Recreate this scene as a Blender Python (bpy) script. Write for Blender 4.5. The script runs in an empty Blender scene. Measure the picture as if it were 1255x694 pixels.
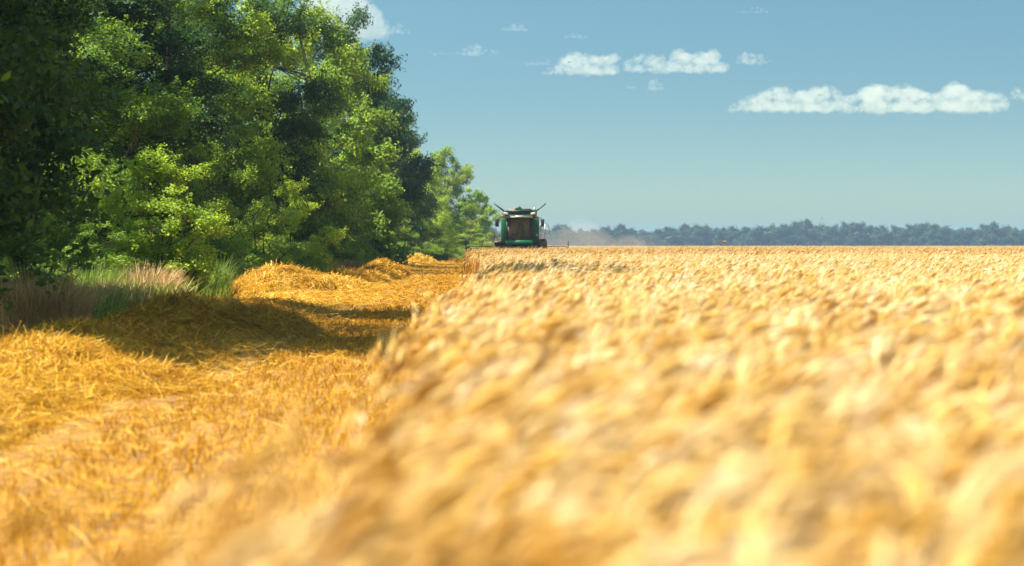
import bpy, math, random
import numpy as np

# ------------------------------------------------------------------ camera, sky, sun, exposure
S = bpy.context.scene
COL = S.collection
R = math.radians
F = 2440.0                       # focal length in photo pixels (1255 wide)
VX, VY = 600.0, 302.0            # where the row direction (+Y) and the horizon meet in the photo
H = 1.40

cam_data = bpy.data.cameras.new('camera')
cam = bpy.data.objects.new('camera', cam_data)
COL.objects.link(cam)
S.camera = cam
cam_data.sensor_width = 36.0
cam_data.lens = 36.0 * F / 1255.0
cam_data.clip_start = 0.05
cam_data.clip_end = 40000
cam.location = (0, 0, H)
cam.rotation_euler = (R(90) - math.atan((347 - VY) / F), 0, -math.atan((627.5 - VX) / F))
cam_data.dof.use_dof = True
cam_data.dof.focus_distance = 52.0
cam_data.dof.aperture_fstop = cam_data.lens / 34.0

SUN_EL, SUN_AZ = 57.0, 99.0      # azimuth: degrees to the left of straight ahead (+Y)
sd = (-math.sin(R(SUN_AZ)) * math.cos(R(SUN_EL)), math.cos(R(SUN_AZ)) * math.cos(R(SUN_EL)), math.sin(R(SUN_EL)))

W = bpy.data.worlds.new('World')
S.world = W
W.use_nodes = True
nt = W.node_tree
for n in list(nt.nodes):
    nt.nodes.remove(n)
out = nt.nodes.new('ShaderNodeOutputWorld')
bg = nt.nodes.new('ShaderNodeBackground')
sky = nt.nodes.new('ShaderNodeTexSky')
sky.sky_type = 'NISHITA'
sky.sun_disc = False
sky.sun_elevation = R(SUN_EL)
sky.sun_rotation = R(-SUN_AZ)
sky.altitude = 100
sky.air_density = 1.0
sky.dust_density = 3.2
sky.ozone_density = 2.2
# the lowest few degrees of the sky are seen only: open the sky's own gradient upwards
tc = nt.nodes.new('ShaderNodeTexCoord')
mp = nt.nodes.new('ShaderNodeMapping')
mp.inputs['Scale'].default_value = (1, 1, 4.1)
nrm = nt.nodes.new('ShaderNodeVectorMath')
nrm.operation = 'NORMALIZE'
tint = nt.nodes.new('ShaderNodeMix')
tint.data_type = 'RGBA'
tint.blend_type = 'MULTIPLY'
tint.inputs[0].default_value = 1.0
tint.inputs[7].default_value = (0.76, 1.06, 0.84, 1)
nt.links.new(tc.outputs['Generated'], mp.inputs['Vector'])
nt.links.new(mp.outputs[0], nrm.inputs[0])
nt.links.new(nrm.outputs[0], sky.inputs['Vector'])
nt.links.new(sky.outputs[0], tint.inputs[6])
sepw = nt.nodes.new('ShaderNodeSeparateXYZ')
nt.links.new(tc.outputs['Generated'], sepw.inputs[0])
low = nt.nodes.new('ShaderNodeMapRange')
low.interpolation_type = 'SMOOTHSTEP'
low.inputs['From Min'].default_value = 0.13
low.inputs['From Max'].default_value = 0.0
nt.links.new(sepw.outputs['Z'], low.inputs['Value'])
dusty = nt.nodes.new('ShaderNodeMix')
dusty.data_type = 'RGBA'
dusty.blend_type = 'MULTIPLY'
dusty.inputs[7].default_value = (1.10, 0.84, 0.70, 1)
nt.links.new(low.outputs[0], dusty.inputs[0])
nt.links.new(tint.outputs[2], dusty.inputs[6])
nt.links.new(dusty.outputs[2], bg.inputs['Color'])
bg.inputs['Strength'].default_value = 0.074
nt.links.new(bg.outputs[0], out.inputs[0])

sun_data = bpy.data.lights.new('sun', 'SUN')
sun_data.energy = 5.0
sun_data.angle = R(0.53)
sun_data.color = (1.0, 0.93, 0.80)
sun = bpy.data.objects.new('sun', sun_data)
COL.objects.link(sun)
from mathutils import Vector, Matrix, noise as mnoise
sun.rotation_euler = Vector(sd).to_track_quat('Z', 'Y').to_euler()

S.view_settings.view_transform = 'Standard'
S.view_settings.look = 'None'
S.view_settings.gamma = 1
S.view_settings.exposure = 1.5
S.render.engine = 'CYCLES'
S.cycles.use_denoising = True
S.cycles.max_bounces = 8
S.cycles.diffuse_bounces = 3
S.cycles.glossy_bounces = 2
S.cycles.transmission_bounces = 4
S.cycles.transparent_max_bounces = 8
S.cycles.volume_bounces = 3
S.cycles.sample_clamp_indirect = 6

# ------------------------------------------------------------------ helpers
rng = np.random.default_rng(7)


def at(u, v_unused, D):
    """X of photo column u at distance D."""
    return (u - VX) * D / F


def zat(v, D):
    """height of photo row v at distance D."""
    return H - (v - VY) * D / F


def ground_z(x, y):
    t = np.clip((np.asarray(y, float) - 45.0) / 90.0, 0, 1)
    return 0.05 * t * t * (3 - 2 * t)


def tag(o, label=None, cat=None, group=None, kind=None):
    if label: o['label'] = label
    if cat: o['category'] = cat
    if group: o['group'] = group
    if kind: o['kind'] = kind
    return o


def empty(name, loc=(0, 0, 0), rz=0.0):
    o = bpy.data.objects.new(name, None)
    COL.objects.link(o)
    o.location = loc
    o.rotation_euler = (0, 0, rz)
    o.empty_display_size = 0.2
    return o


def link(name, me, parent=None):
    o = bpy.data.objects.new(name, me)
    COL.objects.link(o)
    if parent is not None:
        o.parent = parent
    return o


def np_mesh(name, verts, faces, mats, attrs=None, smooth=False, mat_idx=None):
    """faces: list of integer arrays (n,3) or (n,4)."""
    me = bpy.data.meshes.new(name)
    verts = np.asarray(verts, np.float32)
    me.vertices.add(len(verts))
    me.vertices.foreach_set('co', verts.ravel())
    faces = [np.asarray(f, np.int32) for f in faces if len(f)]
    loops = np.concatenate([f.ravel() for f in faces])
    counts = np.concatenate([np.full(len(f), f.shape[1], np.int32) for f in faces])
    me.loops.add(len(loops))
    me.loops.foreach_set('vertex_index', loops)
    me.polygons.add(len(counts))
    starts = np.concatenate([[0], np.cumsum(counts)[:-1]]).astype(np.int32)
    me.polygons.foreach_set('loop_start', starts)
    if smooth:
        me.polygons.foreach_set('use_smooth', np.ones(len(counts), bool))
    if mat_idx is not None:
        me.polygons.foreach_set('material_index', np.asarray(mat_idx, np.int32))
    for k, a in (attrs or {}).items():
        at_ = me.attributes.new(k, 'FLOAT', 'FACE')
        at_.data.foreach_set('value', np.asarray(a, np.float32))
    me.update(calc_edges=True)
    for m in (mats if isinstance(mats, (list, tuple)) else [mats]):
        me.materials.append(m)
    return me


class MB:
    """collects boxes, tubes, lathes and plates; build() links them as one mesh object."""

    def __init__(self):
        self.v, self.q, self.t, self.n = [], [], [], 0

    def add(self, verts, quads=(), tris=()):
        verts = np.asarray(verts, float)
        self.v.append(verts)
        if len(quads): self.q.append(np.asarray(quads) + self.n)
        if len(tris): self.t.append(np.asarray(tris) + self.n)
        self.n += len(verts)
        return self

    def box(self, c, s, rx=0.0, ry=0.0, rz=0.0, taper=1.0):
        hx, hy, hz = s[0] / 2, s[1] / 2, s[2] / 2
        v = np.array([(-hx, -hy, -hz), (hx, -hy, -hz), (hx, hy, -hz), (-hx, hy, -hz),
                      (-hx * taper, -hy * taper, hz), (hx * taper, -hy * taper, hz), (hx * taper, hy * taper, hz), (-hx * taper, hy * taper, hz)])
        m = np.array(Matrix.Rotation(rz, 3, 'Z') @ Matrix.Rotation(ry, 3, 'Y') @ Matrix.Rotation(rx, 3, 'X'))
        v = v @ m.T + np.asarray(c, float)
        return self.add(v, [(0, 3, 2, 1), (4, 5, 6, 7), (0, 1, 5, 4), (1, 2, 6, 5), (2, 3, 7, 6), (3, 0, 4, 7)])

    def prism(self, pts, axis, a, b):
        """closed outline extruded along an axis from a to b (convex or nearly so)."""
        n = len(pts)
        vv = []
        for val in (a, b):
            for p in pts:
                if axis == 'x': vv.append((val, p[0], p[1]))
                elif axis == 'y': vv.append((p[0], val, p[1]))
                else: vv.append((p[0], p[1], val))
        q = [(i, (i + 1) % n, n + (i + 1) % n, n + i) for i in range(n)]
        t = [(0, i + 1, i) for i in range(1, n - 1)] + [(n, n + i, n + i + 1) for i in range(1, n - 1)]
        return self.add(vv, q, t)

    def tube(self, pts, rad, sides=6, cap=True):
        pts = np.asarray(pts, float)
        n = len(pts)
        rad = np.full(n, rad) if np.isscalar(rad) else np.asarray(rad, float)
        d = np.gradient(pts, axis=0)
        d /= np.linalg.norm(d, axis=1)[:, None] + 1e-9
        ref = np.array([0.0, 0.0, 1.0]) if abs(d[0][2]) < 0.9 else np.array([1.0, 0.0, 0.0])
        vv = []
        for i in range(n):
            s1 = np.cross(d[i], ref); s1 /= np.linalg.norm(s1) + 1e-9
            s2 = np.cross(d[i], s1)
            for k in range(sides):
                a = 2 * math.pi * k / sides
                vv.append(pts[i] + rad[i] * (math.cos(a) * s1 + math.sin(a) * s2))
        q = [(i * sides + k, i * sides + (k + 1) % sides, (i + 1) * sides + (k + 1) % sides, (i + 1) * sides + k)
             for i in range(n - 1) for k in range(sides)]
        t = []
        if cap:
            vv += [pts[0], pts[-1]]
            c0, c1 = n * sides, n * sides + 1
            for k in range(sides):
                t.append((c0, (k + 1) % sides, k))
                t.append((c1, (n - 1) * sides + k, (n - 1) * sides + (k + 1) % sides))
        return self.add(vv, q, t)

    def lathe(self, prof, axis, c, sides=24):
        """profile (radius, offset along axis) turned about the axis ('x' or 'z') through c."""
        n = len(prof)
        vv = []
        for r_, o_ in prof:
            for k in range(sides):
                a = 2 * math.pi * k / sides
                if axis == 'x': vv.append((c[0] + o_, c[1] + r_ * math.cos(a), c[2] + r_ * math.sin(a)))
                else: vv.append((c[0] + r_ * math.cos(a), c[1] + r_ * math.sin(a), c[2] + o_))
        q = [(i * sides + k, i * sides + (k + 1) % sides, (i + 1) * sides + (k + 1) % sides, (i + 1) * sides + k)
             for i in range(n - 1) for k in range(sides)]
        return self.add(vv, q)

    def build(self, name, mat, parent=None, smooth=False, bevel=0.0):
        fs = []
        if self.q: fs.append(np.concatenate(self.q))
        if self.t: fs.append(np.concatenate(self.t))
        me = np_mesh(name, np.concatenate(self.v), fs, mat, smooth=smooth)
        o = link(name, me, parent)
        if bevel:
            b = o.modifiers.new('bevel', 'BEVEL')
            b.width = bevel
            b.segments = 2
            b.limit_method = 'ANGLE'
        return o


# ------------------------------------------------------------------ materials
def new_mat(name):
    m = bpy.data.materials.new(name)
    m.use_nodes = True
    return m, m.node_tree, m.node_tree.nodes['Principled BSDF'], m.node_tree.nodes['Material Output']


def flat(name, col, rough=0.5, metal=0.0, grime=0.25, dust=(0.30, 0.22, 0.12), scale=2.5):
    """painted or rubber surface with uneven field dust on it."""
    m, t, b, o = new_mat(name)
    nz = t.nodes.new('ShaderNodeTexNoise')
    nz.inputs['Scale'].default_value = scale
    nz.inputs['Detail'].default_value = 6
    tcn = t.nodes.new('ShaderNodeTexCoord')
    t.links.new(tcn.outputs['Object'], nz.inputs['Vector'])
    mr = t.nodes.new('ShaderNodeMapRange')
    mr.inputs['From Min'].default_value = 0.42
    mr.inputs['From Max'].default_value = 0.75
    mr.inputs['To Max'].default_value = grime * 1.6
    t.links.new(nz.outputs['Fac'], mr.inputs['Value'])
    mx = t.nodes.new('ShaderNodeMix')
    mx.data_type = 'RGBA'
    mx.inputs[6].default_value = (*col, 1)
    mx.inputs[7].default_value = (*dust, 1)
    t.links.new(mr.outputs[0], mx.inputs[0])
    t.links.new(mx.outputs[2], b.inputs['Base Color'])
    b.inputs['Roughness'].default_value = rough
    b.inputs['Metallic'].default_value = metal
    return m


def plant_mat(name, ramp, trans, fac=0.35, rough=0.55, spec=0.25, attr='tint', obj_var=0.35, patches=0.0):
    """leaf or straw: diffuse front, light through it; colour from each blade's own tint."""
    m, t, b, o = new_mat(name)
    a = t.nodes.new('ShaderNodeAttribute'); a.attribute_name = attr
    oi = t.nodes.new('ShaderNodeObjectInfo')
    ma = t.nodes.new('ShaderNodeMath'); ma.operation = 'SUBTRACT'
    t.links.new(oi.outputs['Random'], ma.inputs[0]); ma.inputs[1].default_value = 0.5
    mm = t.nodes.new('ShaderNodeMath'); mm.operation = 'MULTIPLY_ADD'
    t.links.new(ma.outputs[0], mm.inputs[0]); mm.inputs[1].default_value = obj_var
    t.links.new(a.outputs['Fac'], mm.inputs[2])

    if patches:
        geo = t.nodes.new('ShaderNodeNewGeometry')
        pn = t.nodes.new('ShaderNodeTexNoise'); pn.inputs['Scale'].default_value = 2.4; pn.inputs['Detail'].default_value = 3
        t.links.new(geo.outputs['Position'], pn.inputs['Vector'])
        pm = t.nodes.new('ShaderNodeMath'); pm.operation = 'SUBTRACT'; t.links.new(pn.outputs['Fac'], pm.inputs[0]); pm.inputs[1].default_value = .5
        pa_ = t.nodes.new('ShaderNodeMath'); pa_.operation = 'MULTIPLY_ADD'
        t.links.new(pm.outputs[0], pa_.inputs[0]); pa_.inputs[1].default_value = patches; t.links.new(mm.outputs[0], pa_.inputs[2])
        mm = pa_

    def rampnode(stops):
        r = t.nodes.new('ShaderNodeValToRGB')
        el = r.color_ramp.elements
        el[0].position, el[0].color = stops[0][0], (*stops[0][1], 1)
        el[1].position, el[1].color = stops[-1][0], (*stops[-1][1], 1)
        for p, c in stops[1:-1]:
            e = el.new(p); e.color = (*c, 1)
        t.links.new(mm.outputs[0], r.inputs[0])
        return r
    r1, r2 = rampnode(ramp), rampnode(trans)
    t.links.new(r1.outputs[0], b.inputs['Base Color'])
    b.inputs['Roughness'].default_value = rough
    b.inputs['Specular IOR Level'].default_value = spec
    tr = t.nodes.new('ShaderNodeBsdfTranslucent')
    t.links.new(r2.outputs[0], tr.inputs['Color'])
    ms = t.nodes.new('ShaderNodeMixShader'); ms.inputs[0].default_value = fac
    t.links.new(b.outputs[0], ms.inputs[1]); t.links.new(tr.outputs[0], ms.inputs[2])
    t.links.new(ms.outputs[0], o.inputs['Surface'])
    return m


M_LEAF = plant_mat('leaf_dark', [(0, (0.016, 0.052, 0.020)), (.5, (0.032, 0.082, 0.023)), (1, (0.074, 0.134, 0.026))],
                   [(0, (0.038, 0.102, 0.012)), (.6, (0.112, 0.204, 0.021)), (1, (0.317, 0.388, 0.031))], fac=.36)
M_LEAF_MID = plant_mat('leaf_mid', [(0, (0.038, 0.094, 0.024)), (.5, (0.087, 0.171, 0.026)), (1, (0.190, 0.272, 0.034))],
                       [(0, (0.108, 0.235, 0.018)), (.6, (0.368, 0.519, 0.030)), (1, (0.716, 0.791, 0.060))], fac=.42)
M_LEAF_LIGHT = plant_mat('leaf_light', [(0, (0.078, 0.158, 0.024)), (.5, (0.156, 0.259, 0.031)), (1, (0.267, 0.353, 0.043))],
                         [(0, (0.223, 0.378, 0.036)), (.6, (0.423, 0.580, 0.048)), (1, (0.623, 0.706, 0.072))], fac=.42)
M_LEAF_YELLOW = plant_mat('leaf_yellow', [(0, (0.107, 0.196, 0.023)), (.5, (0.202, 0.310, 0.029)), (1, (0.309, 0.391, 0.046))],
                          [(0, (0.367, 0.529, 0.034)), (.6, (0.541, 0.667, 0.046)), (1, (0.676, 0.759, 0.081))], fac=.45)
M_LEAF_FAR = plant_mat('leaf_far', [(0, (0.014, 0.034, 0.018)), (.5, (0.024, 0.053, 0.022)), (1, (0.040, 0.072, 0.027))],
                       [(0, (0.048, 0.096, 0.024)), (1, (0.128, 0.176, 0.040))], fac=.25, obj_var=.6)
M_WEED = plant_mat('weed_green', [(0, (.05, .11, .02)), (.5, (.10, .17, .03)), (1, (.20, .24, .07))],
                   [(0, (.20, .36, .03)), (1, (.55, .60, .10))], fac=.4)
M_DRYGRASS = plant_mat('dry_grass', [(0, (.36, .20, .075)), (.5, (.60, .39, .17)), (1, (.74, .56, .30))],
                       [(0, (.30, .18, .08)), (1, (.55, .40, .20))], fac=.3)
M_WHEAT = plant_mat('wheat', [(0, (.13, .046, .006)), (.30, (.41, .195, .020)), (.60, (.63, .385, .082)), (.85, (.73, .565, .29)), (1, (.77, .665, .50))],
                    [(0, (.24, .09, .006)), (.4, (.54, .29, .034)), (1, (.70, .51, .24))], fac=.30, rough=.45, spec=.3, obj_var=.3, patches=1.0)
M_STRAW = plant_mat('straw', [(0, (.20, .08, .004)), (.4, (.45, .225, .009)), (.75, (.59, .33, .022)), (1, (.70, .50, .14))],
                   [(0, (.30, .12, .008)), (1, (.62, .39, .06))], fac=.22, rough=.55, spec=.15, obj_var=.25, patches=.5)
M_STUBBLE = plant_mat('stubble', [(0, (.16, .060, .003)), (.4, (.43, .195, .005)), (.75, (.56, .285, .008)), (1, (.68, .43, .06))],
                      [(0, (.30, .12, .004)), (1, (.58, .30, .015))], fac=.25, rough=.55, spec=.15, obj_var=.25, patches=.7)
M_BARK = flat('bark', (.075, .058, .045), .9, 0, .5, (.14, .12, .10), 9)

# ------------------------------------------------------------------ ground
def build_ground():
    m, t, b, o = new_mat('field_soil')
    geo = t.nodes.new('ShaderNodeNewGeometry')
    sep = t.nodes.new('ShaderNodeSeparateXYZ')
    t.links.new(geo.outputs['Position'], sep.inputs[0])
    n1 = t.nodes.new('ShaderNodeTexNoise'); n1.inputs['Scale'].default_value = 7; n1.inputs['Detail'].default_value = 8
    n2 = t.nodes.new('ShaderNodeTexNoise'); n2.inputs['Scale'].default_value = .35; n2.inputs['Detail'].default_value = 4
    for n in (n1, n2): t.links.new(geo.outputs['Position'], n.inputs['Vector'])
    r = t.nodes.new('ShaderNodeValToRGB')
    e = r.color_ramp.elements
    e[0].position, e[0].color = .30, (.10, .055, .022, 1)
    e[1].position, e[1].color = .62, (.34, .165, .014, 1)
    t.links.new(n1.outputs['Fac'], r.inputs[0])
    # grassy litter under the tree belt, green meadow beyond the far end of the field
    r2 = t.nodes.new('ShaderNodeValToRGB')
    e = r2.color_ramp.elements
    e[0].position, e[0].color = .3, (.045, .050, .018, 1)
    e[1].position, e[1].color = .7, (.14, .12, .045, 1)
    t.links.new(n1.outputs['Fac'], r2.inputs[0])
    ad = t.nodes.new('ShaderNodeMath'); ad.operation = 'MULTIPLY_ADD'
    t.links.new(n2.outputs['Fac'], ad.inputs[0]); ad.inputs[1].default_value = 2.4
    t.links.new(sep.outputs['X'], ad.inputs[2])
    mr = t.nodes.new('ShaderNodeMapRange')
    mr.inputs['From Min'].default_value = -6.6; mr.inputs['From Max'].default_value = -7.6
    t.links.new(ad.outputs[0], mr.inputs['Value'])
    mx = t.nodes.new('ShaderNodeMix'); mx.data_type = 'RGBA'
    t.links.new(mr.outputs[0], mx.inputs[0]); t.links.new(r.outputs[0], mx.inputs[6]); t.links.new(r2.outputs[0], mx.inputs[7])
    mr2 = t.nodes.new('ShaderNodeMapRange')
    mr2.inputs['From Min'].default_value = 1085; mr2.inputs['From Max'].default_value = 1095
    t.links.new(sep.outputs['Y'], mr2.inputs['Value'])
    mx2 = t.nodes.new('ShaderNodeMix'); mx2.data_type = 'RGBA'
    t.links.new(mr2.outputs[0], mx2.inputs[0]); t.links.new(mx.outputs[2], mx2.inputs[6]); mx2.inputs[7].default_value = (.10, .17, .04, 1)
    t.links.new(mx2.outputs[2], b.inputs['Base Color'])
    b.inputs['Roughness'].default_value = .95
    bp = t.nodes.new('ShaderNodeBump'); bp.inputs['Strength'].default_value = .6; bp.inputs['Distance'].default_value = .05
    t.links.new(n1.outputs['Fac'], bp.inputs['Height']); t.links.new(bp.outputs[0], b.inputs['Normal'])
    xs = np.concatenate([[-6000, -2000, -600, -200, -80, -40], np.arange(-25, 41, 2.5), [60, 100, 200, 600, 2000, 6000]])
    ys = np.concatenate([[-3000, -600, -100, -30], np.arange(-8, 180, 4), [200, 250, 400, 800, 1500, 3000, 6500]])
    X, Y = np.meshgrid(xs, ys)
    v = np.stack([X.ravel(), Y.ravel(), ground_z(X.ravel(), Y.ravel())], 1)
    nx, ny = len(xs), len(ys)
    i, j = np.meshgrid(np.arange(nx - 1), np.arange(ny - 1))
    k = (j * nx + i).ravel()
    q = np.stack([k, k + 1, k + nx + 1, k + nx], 1)
    tag(link('ground', np_mesh('ground', v, [q], m, smooth=True)), kind='structure')


build_ground()

# ------------------------------------------------------------------ scattering with geometry nodes (stuff only)
def scatter(name, pts, rot, scl, idx, protos):
    """one object that carries copies of proto meshes at points: only for what nobody could count."""
    me = bpy.data.meshes.new(name)
    me.vertices.add(len(pts))
    me.vertices.foreach_set('co', np.asarray(pts, np.float32).ravel())
    for nm, ty, val, fld in (('rot', 'FLOAT_VECTOR', rot, 'vector'), ('scl', 'FLOAT_VECTOR', scl, 'vector'), ('idx', 'INT', idx, 'value')):
        a = me.attributes.new(nm, ty, 'POINT')
        a.data.foreach_set(fld, np.asarray(val, np.int32 if ty == 'INT' else np.float32).ravel())
    o = link(name, me)
    ng = bpy.data.node_groups.new(name, 'GeometryNodeTree')
    ng.interface.new_socket('Geometry', in_out='INPUT', socket_type='NodeSocketGeometry')
    ng.interface.new_socket('Geometry', in_out='OUTPUT', socket_type='NodeSocketGeometry')
    gi, go = ng.nodes.new('NodeGroupInput'), ng.nodes.new('NodeGroupOutput')
    iop = ng.nodes.new('GeometryNodeInstanceOnPoints')
    jn = ng.nodes.new('GeometryNodeJoinGeometry')
    for p in reversed(protos):
        po = bpy.data.objects.new(name + '_source', p)      # never linked to the scene: only a mesh holder
        inf = ng.nodes.new('GeometryNodeObjectInfo')
        inf.inputs['Object'].default_value = po
        inf.inputs['As Instance'].default_value = False
        g2i = ng.nodes.new('GeometryNodeGeometryToInstance')
        ng.links.new(inf.outputs['Geometry'], g2i.inputs[0])
        ng.links.new(g2i.outputs[0], jn.inputs[0])

    def attr(nm, ty):
        a = ng.nodes.new('GeometryNodeInputNamedAttribute')
        a.data_type = ty
        a.inputs['Name'].default_value = nm
        return [s for s in a.outputs if s.name == 'Attribute' and s.enabled][0]
    e2r = ng.nodes.new('FunctionNodeEulerToRotation')
    ng.links.new(attr('rot', 'FLOAT_VECTOR'), e2r.inputs[0])
    ng.links.new(e2r.outputs[0], iop.inputs['Rotation'])
    ng.links.new(attr('scl', 'FLOAT_VECTOR'), iop.inputs['Scale'])
    iop.inputs['Pick Instance'].default_value = True
    ng.links.new(attr('idx', 'INT'), iop.inputs['Instance Index'])
    ng.links.new(gi.outputs[0], iop.inputs['Points'])
    ng.links.new(jn.outputs[0], iop.inputs['Instance'])
    ng.links.new(iop.outputs[0], go.inputs[0])
    md = o.modifiers.new('scatter', 'NODES')
    md.node_group = ng
    return o


def ribbon(P, side, w):
    """ribbon of quads through points P (k,3) with side vectors and widths -> verts, quads"""
    k = len(P)
    w = np.asarray(w)[:, None]
    v = np.empty((2 * k, 3))
    v[0::2] = P - side * w / 2
    v[1::2] = P + side * w / 2
    q = [(2 * i, 2 * i + 1, 2 * i + 3, 2 * i + 2) for i in range(k - 1)]
    return v, q


# ------------------------------------------------------------------ the standing wheat
def wheat_clump(seed, n, spread, lod):
    r = np.random.default_rng(seed)
    V, Q, T, tq, tt = [], [], [], [], []
    N = 0

    def add(v, q=(), t=(), tint_=0.5):
        nonlocal N
        V.append(np.asarray(v))
        if len(q): Q.append(np.asarray(q) + N); tq.extend([tint_] * len(q))
        if len(t): T.append(np.asarray(t) + N); tt.extend([tint_] * len(t))
        N += len(v)
    for s in range(n):
        bx, by = r.uniform(-spread, spread, 2)
        h = r.normal(.86, .06)
        az = r.normal(0.3, 0.55)                # the wind lays the ears over to the right
        d = np.array([math.cos(az), math.sin(az), 0.0])
        lean = abs(r.normal(.12, .07))
        k = 4 if lod == 0 else 3
        tt_ = np.linspace(0, 1, k)
        P = np.array([bx, by, 0]) + np.outer(tt_, [0, 0, h]) + np.outer(tt_ ** 2.2 * lean, d)
        side = np.cross(d, [0, 0, 1.0])
        sd_ = (side * math.cos(s) + d * math.sin(s))
        wst = .0045 if lod == 0 else (.007 if lod == 1 else .016)
        v, q = ribbon(P, np.repeat(sd_[None], k, 0), np.full(k, wst))
        add(v, q, tint_=r.uniform(.1, .45))
        # one dry leaf
        if lod < 2 and r.random() < .75:
            la = r.uniform(0, 6.28)
            ld = np.array([math.cos(la), math.sin(la), 0])
            l0 = P[0] + (P[-1] - P[0]) * r.uniform(.45, .8)
            L = r.uniform(.14, .26)
            a = np.linspace(0, 1, 4)
            LP = l0 + np.outer(a * L, ld) + np.outer((a * .6 - a ** 2 * 1.1) * L, [0, 0, 1])
            v, q = ribbon(LP, np.repeat(np.cross(ld, [0, 0, 1.0])[None], 4, 0), [.010, .012, .009, .002])
            add(v, q, tint_=r.uniform(.2, .65))
        # the ear: spindle bending over
        e0 = P[-1]
        pitch = r.normal(math.radians(48), math.radians(18))     # from vertical
        L = r.uniform(.075, .11) * (1 if lod < 2 else 1.25)
        rings = 6 if lod == 0 else (4 if lod == 1 else 3)
        sides = 6 if lod == 0 else (4 if lod == 1 else 3)
        axis_pts = [e0]
        pp = pitch
        for i in range(rings - 1):
            dirv = d * math.sin(pp) + np.array([0, 0, math.cos(pp)])
            axis_pts.append(axis_pts[-1] + dirv * L / (rings - 1))
            pp += math.radians(60) / (rings - 1) * r.uniform(.4, 1.2)
        axis_pts = np.array(axis_pts)
        fat = (.0085 if lod == 0 else .010 if lod == 1 else .016)
        prof = np.sin(np.linspace(.25, math.pi - .12, rings)) * fat
        if lod == 0:
            prof = prof * (1 + .22 * (np.arange(rings) % 2))
        v = []
        for i in range(rings):
            dirv = axis_pts[min(i + 1, rings - 1)] - axis_pts[max(i - 1, 0)]
            dirv /= np.linalg.norm(dirv)
            u = np.cross(dirv, side); u /= np.linalg.norm(u)
            for j in range(sides):
                a = 2 * math.pi * (j + .5 * (i % 2)) / sides
                v.append(axis_pts[i] + prof[i] * (math.cos(a) * side + math.sin(a) * u))
        q = [(i * sides + j, i * sides + (j + 1) % sides, (i + 1) * sides + (j + 1) % sides, (i + 1) * sides + j)
             for i in range(rings - 1) for j in range(sides)]
        et = r.uniform(.25, .75)
        add(v, q, tint_=et)
        # awns
        na = 14 if lod == 0 else (7 if lod == 1 else 3)
        aw = .0022 if lod == 0 else (.0035 if lod == 1 else .012)
        v, t = [], []
        for i in range(na):
            f = r.uniform(.1, 1)
            b = axis_pts[0] + (axis_pts[-1] - axis_pts[0]) * f
            dirv = axis_pts[-1] - axis_pts[max(rings - 3, 0)]
            dirv = dirv / np.linalg.norm(dirv) + r.normal(0, .20, 3)
            dirv /= np.linalg.norm(dirv)
            tip = b + dirv * r.uniform(.08, .17)
            u = np.cross(dirv, r.normal(size=3)); u /= np.linalg.norm(u)
            v += [b - u * aw / 2, b + u * aw / 2, tip]
            t.append((3 * i, 3 * i + 1, 3 * i + 2))
        add(v, (), t, tint_=min(1, et + r.uniform(.1, .4)))
    fs = []
    at_ = []
    if Q: fs.append(np.concatenate(Q)); at_ += tq
    if T: fs.append(np.concatenate(T)); at_ += tt
    return np_mesh('wheat_clump', np.concatenate(V), fs, M_WHEAT, {'tint': at_})


EY = np.array([-20, 0, 2.0, 2.6, 3.1, 4.2, 8.3, 13, 20, 27, 58, 135, 137])
EX = np.array([-.56, -.55, -.53, -.45, -.31, -.26, -.38, -.29, -.12, 0, -.14, -1.2, -1.25])


def edge_x(y):
    y = np.asarray(y, float)
    return np.interp(y, EY, EX) + .03 * np.sin(y * 1.7) + .03 * np.sin(y * .61 + 1)


HEADER_X0, HEADER_X1, HEADER_Y = at(571, 0, 135), at(697, 0, 135), 135.0


def wheat_points(y0, y1, dens, xpad=3.0):
    """random points inside the standing crop between two distances."""
    P = []
    n = int(dens * (y1 - y0) * (0.32 * y1 + xpad + 3))
    y = rng.uniform(y0, y1, n)
    xmax = .32 * np.maximum(y, 0) + xpad
    x = rng.uniform(-8, .32 * y1 + xpad, n)
    lim = np.where(y < HEADER_Y - .9, edge_x(y), HEADER_X1 - .1)
    ok = (x > lim) & (x < xmax)
    # the tripod's own clearing
    ok &= (np.hypot(x, y) > .55)
    x, y = x[ok], y[ok]
    return np.stack([x, y, ground_z(x, y)], 1)


def wheat_scatter(name, pts, protos, s0, s1, yaw=.38, wide=1.0):
    n = len(pts)
    rot = np.stack([rng.normal(0, .05, n), rng.normal(0, .06, n), rng.normal(0, yaw, n)], 1)
    # slow waves of height and lean through the crop
    wv = np.array([mnoise.noise(Vector((p[0] * .55, p[1] * .28, 3.1))) for p in pts])
    wv2 = np.array([mnoise.noise(Vector((p[0] * 1.7, p[1] * .9, 9.7))) for p in pts])
    s = rng.uniform(s0, s1, n) * (1 + .07 * wv + .05 * wv2)
    rot[:, 1] += .22 * wv + .22 * wv2
    scl = np.stack([s * wide, s * wide, s], 1)
    return tag(scatter(name, pts, rot, scl, rng.integers(0, len(protos), n), protos),
               'tall ripe golden wheat standing in the field right of the stubble', 'wheat', kind='stuff')


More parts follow.
